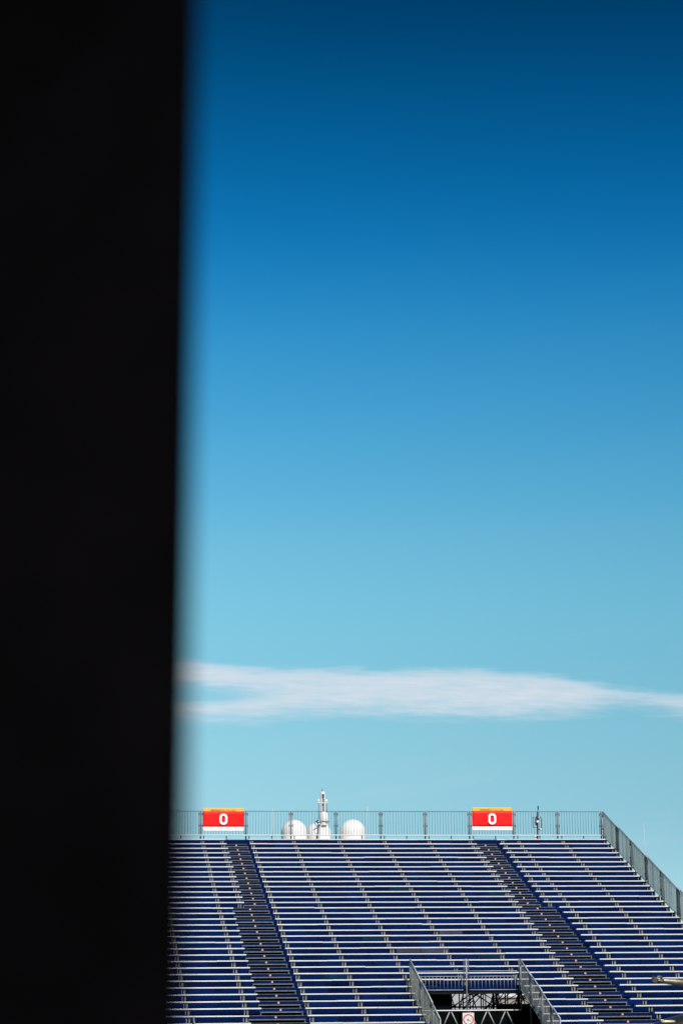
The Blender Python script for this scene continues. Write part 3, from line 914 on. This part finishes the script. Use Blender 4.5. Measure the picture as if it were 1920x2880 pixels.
c2 = at(1455, 2820, 200)
y2 = thing('yacht', 'second white yacht glimpsed through the scaffold of the entrance, bright hull', 'yacht', (c2.x, 200, -1.2))
hull('hull', y2, c2.x - .3, 196, 40, 9, 3.4, M_WHITE); deck_house(y2, c2.x - .3, 199, 224, 7.4, 3.4, 6.2); deck_house(y2, c2.x - .3, 203, 220, 6.2, 6.2, 8.6)
c3 = at(1416, 2818, 172)
y3 = thing('grey_boat', 'grey hulled boat seen behind the scaffold of the entrance, its bow sloping down', 'boat', (c3.x - 8, 172, -1.2))
b = B(); rings = []
for s, zt in ((-18, 3.75), (-12, 3.72), (-8, 3.65), (-5, 3.58), (-3, 3.48), (-1.9, 3.36), (-1.3, 3.24), (-.6, 2.98), (0, 2.68)):
    w = 2.2 * min(1, (.15 - s / 7) ** .6)
    rings.append([Vector((c3.x + s, 172 - w, zt)), Vector((c3.x + s, 172 - w * .9, 1.0)), Vector((c3.x + s, 172 - w * .5, -1.5)), Vector((c3.x + s, 172 + w * .5, -1.5)), Vector((c3.x + s, 172 + w * .9, 1.0)), Vector((c3.x + s, 172 + w, zt))])
bm_loft(b, rings); part('hull', b, M_GREYB, y3)
b = B(); bm_box(b, (c3.x - 11, 172, 3.7), (9, 3.2, 1.3)); part('cabin', b, M_GREYB, y3, bevel=.25)
t = thing('harbour_wall', 'low tan harbour wall behind the scaffold of the entrance', 'wall', (24, 151, 0))
wx = at(1399, 2830, 151.3).x
b = B(); bm_box(b, (wx + 30, 151.3, .2), (60, .8, 4.7)); part('wall_face', b, M_TAN, t)
b = B(); bm_box(b, (wx + 30, 151.3, 2.59), (60.1, 1.0, .08)); part('coping', b, M_STONE, t)

yw = 150.0
b = B(); p1, p0 = at(1808, 2312, yw), at(1815.5, 2420, yw)
d = (p1 - p0)
t = thing('whip_antenna', 'thin pale whip antenna rising behind the sloping side fence', 'antenna', p0 - d * 3)
bm_tube(b, p0 - d * 3, p0 - d * .8, .05, 8, .03); part('stem', b, M_RAIL, t)
b = B(); bm_tube(b, p0 - d * .8, p1, .022, 6, .008); part('whip', b, mat('pale_fibreglass', (.45, .47, .48), .5), t)

# ------------------------------------------------------------------ bronze group in front of the stand
SD = 36.0
W_, E_, S_ = at(1859, 2758.5, SD), at(1907, 2763.5, SD + .03), at(1966, 2770, SD + .10)
gz = S_.z - 1.46
t = thing('bronze_statue', 'bronze statue reaching its open hand out in front of the lower right benches', 'statue', (S_.x + .22, SD + .1, 0))


def skin(name, verts, edges, radii, m, parent, root=0, sub=2):
    o_ = Vector(verts[root]); me = bpy.data.meshes.new(name)
    me.from_pydata([tuple(Vector(v) - o_) for v in verts], edges, [])
    me.materials.append(m)
    ob = put(name, me, o_, parent)
    sk = ob.modifiers.new('skin', 'SKIN'); sk.use_smooth_shade = True; sk.branch_smoothing = .4
    for i, r_ in enumerate(radii):
        sv = me.skin_vertices[0].data[i]; sv.radius = (r_, r_) if not isinstance(r_, tuple) else r_; sv.use_root = (i == root)
    ss = ob.modifiers.new('sub', 'SUBSURF'); ss.levels = sub; ss.render_levels = sub
    return ob


V, Ed, Ra = [], [], []


def jv(p, r_, frm=None):
    V.append(Vector(p)); Ra.append(r_)
    if frm is not None:
        Ed.append((frm, len(V) - 1))
    return len(V) - 1


C = S_ + Vector((.19, .0, -.07))
pel = jv(C + Vector((.02, .02, -.46)), .15); wai = jv(C + Vector((.01, .02, -.26)), .125, pel); che = jv(C, .145, wai); nb = jv(C + Vector((0, 0, .13)), .07, che); nk = jv(C + Vector((-.01, -.01, .20)), .055, nb)
hd0 = jv(C + Vector((-.015, -.02, .28)), .085, nk); hd1 = jv(C + Vector((-.02, -.02, .37)), .088, hd0); hd2 = jv(C + Vector((-.02, -.01, .43)), .05, hd1)
sr = jv(S_ + Vector((.02, 0, 0)), .070, che)
ua = jv(S_.lerp(E_, .45), .068, sr); el_ = jv(E_, .058, ua); fa = jv(E_.lerp(W_, .35), .054, el_); fb = jv(E_.lerp(W_, .78), .044, fa); wr = jv(W_, .036, fb)
sl_ = jv(C + Vector((.19, .03, .05)), .068, che); ul = jv(C + Vector((.27, .02, -.22)), .052, sl_); ll = jv(C + Vector((.22, -.14, -.42)), .038, ul); lw = jv(C + Vector((.14, -.20, -.46)), .028, ll); lh = jv(C + Vector((.09, -.21, -.48)), .035, lw)
for s in (-1, 1):
    hp = jv(C + Vector((.02 + s * .09, .02, -.56)), .095, pel); kn = jv(C + Vector((.02 + s * .11, -.01 + .05 * s, -.95)), .062, hp); an = jv(C + Vector((.02 + s * .12, .05 * s, -1.33)), .042, kn); ft = jv(C + Vector((.02 + s * .15, -.14 + .05 * s, -1.36)), .038, an)
fig = skin('figure', V, Ed, Ra, M_BRONZE, t, root=pel)
# the outstretched hand: palm up towards the viewer, fingers curling, thumb folded over the top
ax = (W_ - E_).normalized(); up = Vector((0, 0, 1)); up = (up - ax * up.dot(ax)).normalized(); fr = ax.cross(up)
if fr.y > 0:
    fr = -fr


def hp_(a_, b_, c_): return W_ + ax * a_ + up * b_ + fr * c_     # along the hand, up, towards the viewer


V, Ed, Ra = [], [], []
w0 = jv(hp_(-.03, 0, 0), .036); pm = jv(hp_(.030, -.004, .004), (.046, .034), w0); pe = jv(hp_(.085, -.006, .008), (.044, .026), pm)
hand = skin('palm', V, Ed, Ra, M_BRONZE, t, root=0)
for i, (z_, L_, cv) in enumerate(((.026, .082, .014), (.008, .092, .008), (-.012, .086, .004), (-.030, .070, .004))):
    V, Ed, Ra = [], [], []
    j0 = jv(hp_(.070, z_ * .9, .006), .0135); j1 = jv(hp_(.100, z_, .012), .0135, j0); j2 = jv(hp_(.100 + L_ * .48, z_ + cv * .6, .024), .0128, j1)
    j3 = jv(hp_(.100 + L_ * .80, z_ + cv * 1.3, .046), .0118, j2); j4 = jv(hp_(.100 + L_ * .86, z_ + cv * 1.7, .066), .010, j3)
    skin('finger', V, Ed, Ra, M_BRONZE, fig, root=0, sub=1)
V, Ed, Ra = [], [], []
j0 = jv(hp_(-.004, .020, .012), .021); j1 = jv(hp_(.022, .052, .020), .0195, j0); j2 = jv(hp_(.060, .058, .028), .0175, j1); j3 = jv(hp_(.090, .040, .038), .0145, j2)
skin('thumb', V, Ed, Ra, M_BRONZE, fig, root=0, sub=1)
b = B(); bm_box(b, (C.x + .05, SD + .05, gz / 2), (1.0, .9, gz - .004)); part('pedestal', b, M_STONE, t, bevel=.03)

# low bronze racing car beside the statue: only its tail rises into the frame
ct = at(1822, 2884, 34.3)
t = thing('bronze_car', 'dark bronze car sculpture, its rounded tail with painted glint cut off at the lower right', 'sculpture', (ct.x + 1.9, 34.3, 0))
b = B(); rings = []
base_z = ct.z - .72
for s, hw, hz in ((0.0, .04, .70), (.10, .16, .755), (.28, .27, .82), (.55, .36, .88), (.9, .40, .93), (1.3, .42, .86), (1.8, .43, .80), (2.4, .40, .82), (3.0, .34, .76), (3.5, .26, .66), (3.8, .12, .55)):
    lo = .28 if s > .2 else .45
    mid, hh = (hz + lo) / 2, (hz - lo) / 2
    rings.append([Vector((ct.x + s, 34.3 + hw * math.copysign(abs(math.cos(a_)) ** .7, math.cos(a_)), base_z + mid + hh * math.copysign(abs(math.sin(a_)) ** .7, math.sin(a_)))) for a_ in [2 * math.pi * i / 20 for i in range(20)]])
bm_loft(b, rings); part('body', b, M_CARBR, t)
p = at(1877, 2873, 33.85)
b = B(); bm_loft(b, [[p + Vector((x_, .02 * math.cos(a_) * q - .015, .017 * math.sin(a_) * q)) for a_ in [2 * math.pi * i / 12 for i in range(12)]] for x_, q in ((-.10, .3), (-.085, .9), (-.03, 1.0), (.03, .9), (.08, .7), (.10, .2))]); part('painted_glint', b, M_GLINT, t)  # pale sliver added to the car as a painted highlight
b = B(); bm_loft(b, [[Vector((ct.x + x_, 34.3 + .26 * math.cos(R(a_)), base_z + z_ + dz)) for a_ in range(180, 361, 15)] + [Vector((ct.x + x_ + .02, 34.3 + .26 * math.cos(R(a_)), base_z + z_ + dz)) for a_ in range(360, 179, -15)] for x_, z_, dz in ((1.75, .80, 0), (1.9, .80, .16))]); part('windscreen', b, M_CARBR, t)
for x_ in (.75, 3.05):
    for s in (-1, 1):
        c = Vector((ct.x + x_, 34.3 + s * .62, base_z + .33))
        b = B(); rings = []
        for yy, r_ in ((-.07, .26), (-.085, .30), (-.06, .335), (.06, .335), (.085, .30), (.07, .26)):
            rings.append([c + Vector((r_ * math.cos(2 * math.pi * i / 28), yy, r_ * math.sin(2 * math.pi * i / 28))) for i in range(28)])
        bm_loft(b, rings); w_ = part('wheel', b, M_CARBR, t)
        b = B()
        for i in range(16):
            a_ = 2 * math.pi * i / 16; bm_tube(b, c, c + Vector((.27 * math.cos(a_), 0, .27 * math.sin(a_))), .008, 5)
        bm_tube(b, c + Vector((0, -.1, 0)), c + Vector((0, .1, 0)), .05, 10); part('spokes', b, M_CARBR, w_)
b = B(); bm_box(b, (ct.x + 1.9, 34.3, (base_z - .004) / 2), (4.6, 1.9, base_z - .004)); part('pedestal', b, M_STONE, t, bevel=.03)

# ------------------------------------------------------------------ the black pillar close to the camera
PD = 1.7
pt, pb = at(565, -60, PD), at(522, 2940, PD)
d = (pt - pb) / (pt.z - pb.z)
base = pb + d * (0 - pb.z)
t = thing('black_pillar', 'near black pillar filling the left edge of the view, blurred by closeness', 'pillar', (base.x - .28, PD, 0))
b = B(); H = 3.4; w = .56; dp = .30; ch = .012
fl = [(-w, 0), (-w, dp), (-ch, dp), (0, dp - ch), (0, ch), (-ch, 0)]
rings = []
for z in (0.0, .12, .12, H):
    g = .02 if z < .12 or len(rings) == 1 else 0
    rings.append([Vector((base.x + d.x * z + x_ + (g if x_ > -.1 else -g), PD + y_ + d.y * z + (g if y_ > .1 else -g), z)) for x_, y_ in fl])
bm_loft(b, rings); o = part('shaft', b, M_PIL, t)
for fce in o.data.polygons:
    fce.use_smooth = False
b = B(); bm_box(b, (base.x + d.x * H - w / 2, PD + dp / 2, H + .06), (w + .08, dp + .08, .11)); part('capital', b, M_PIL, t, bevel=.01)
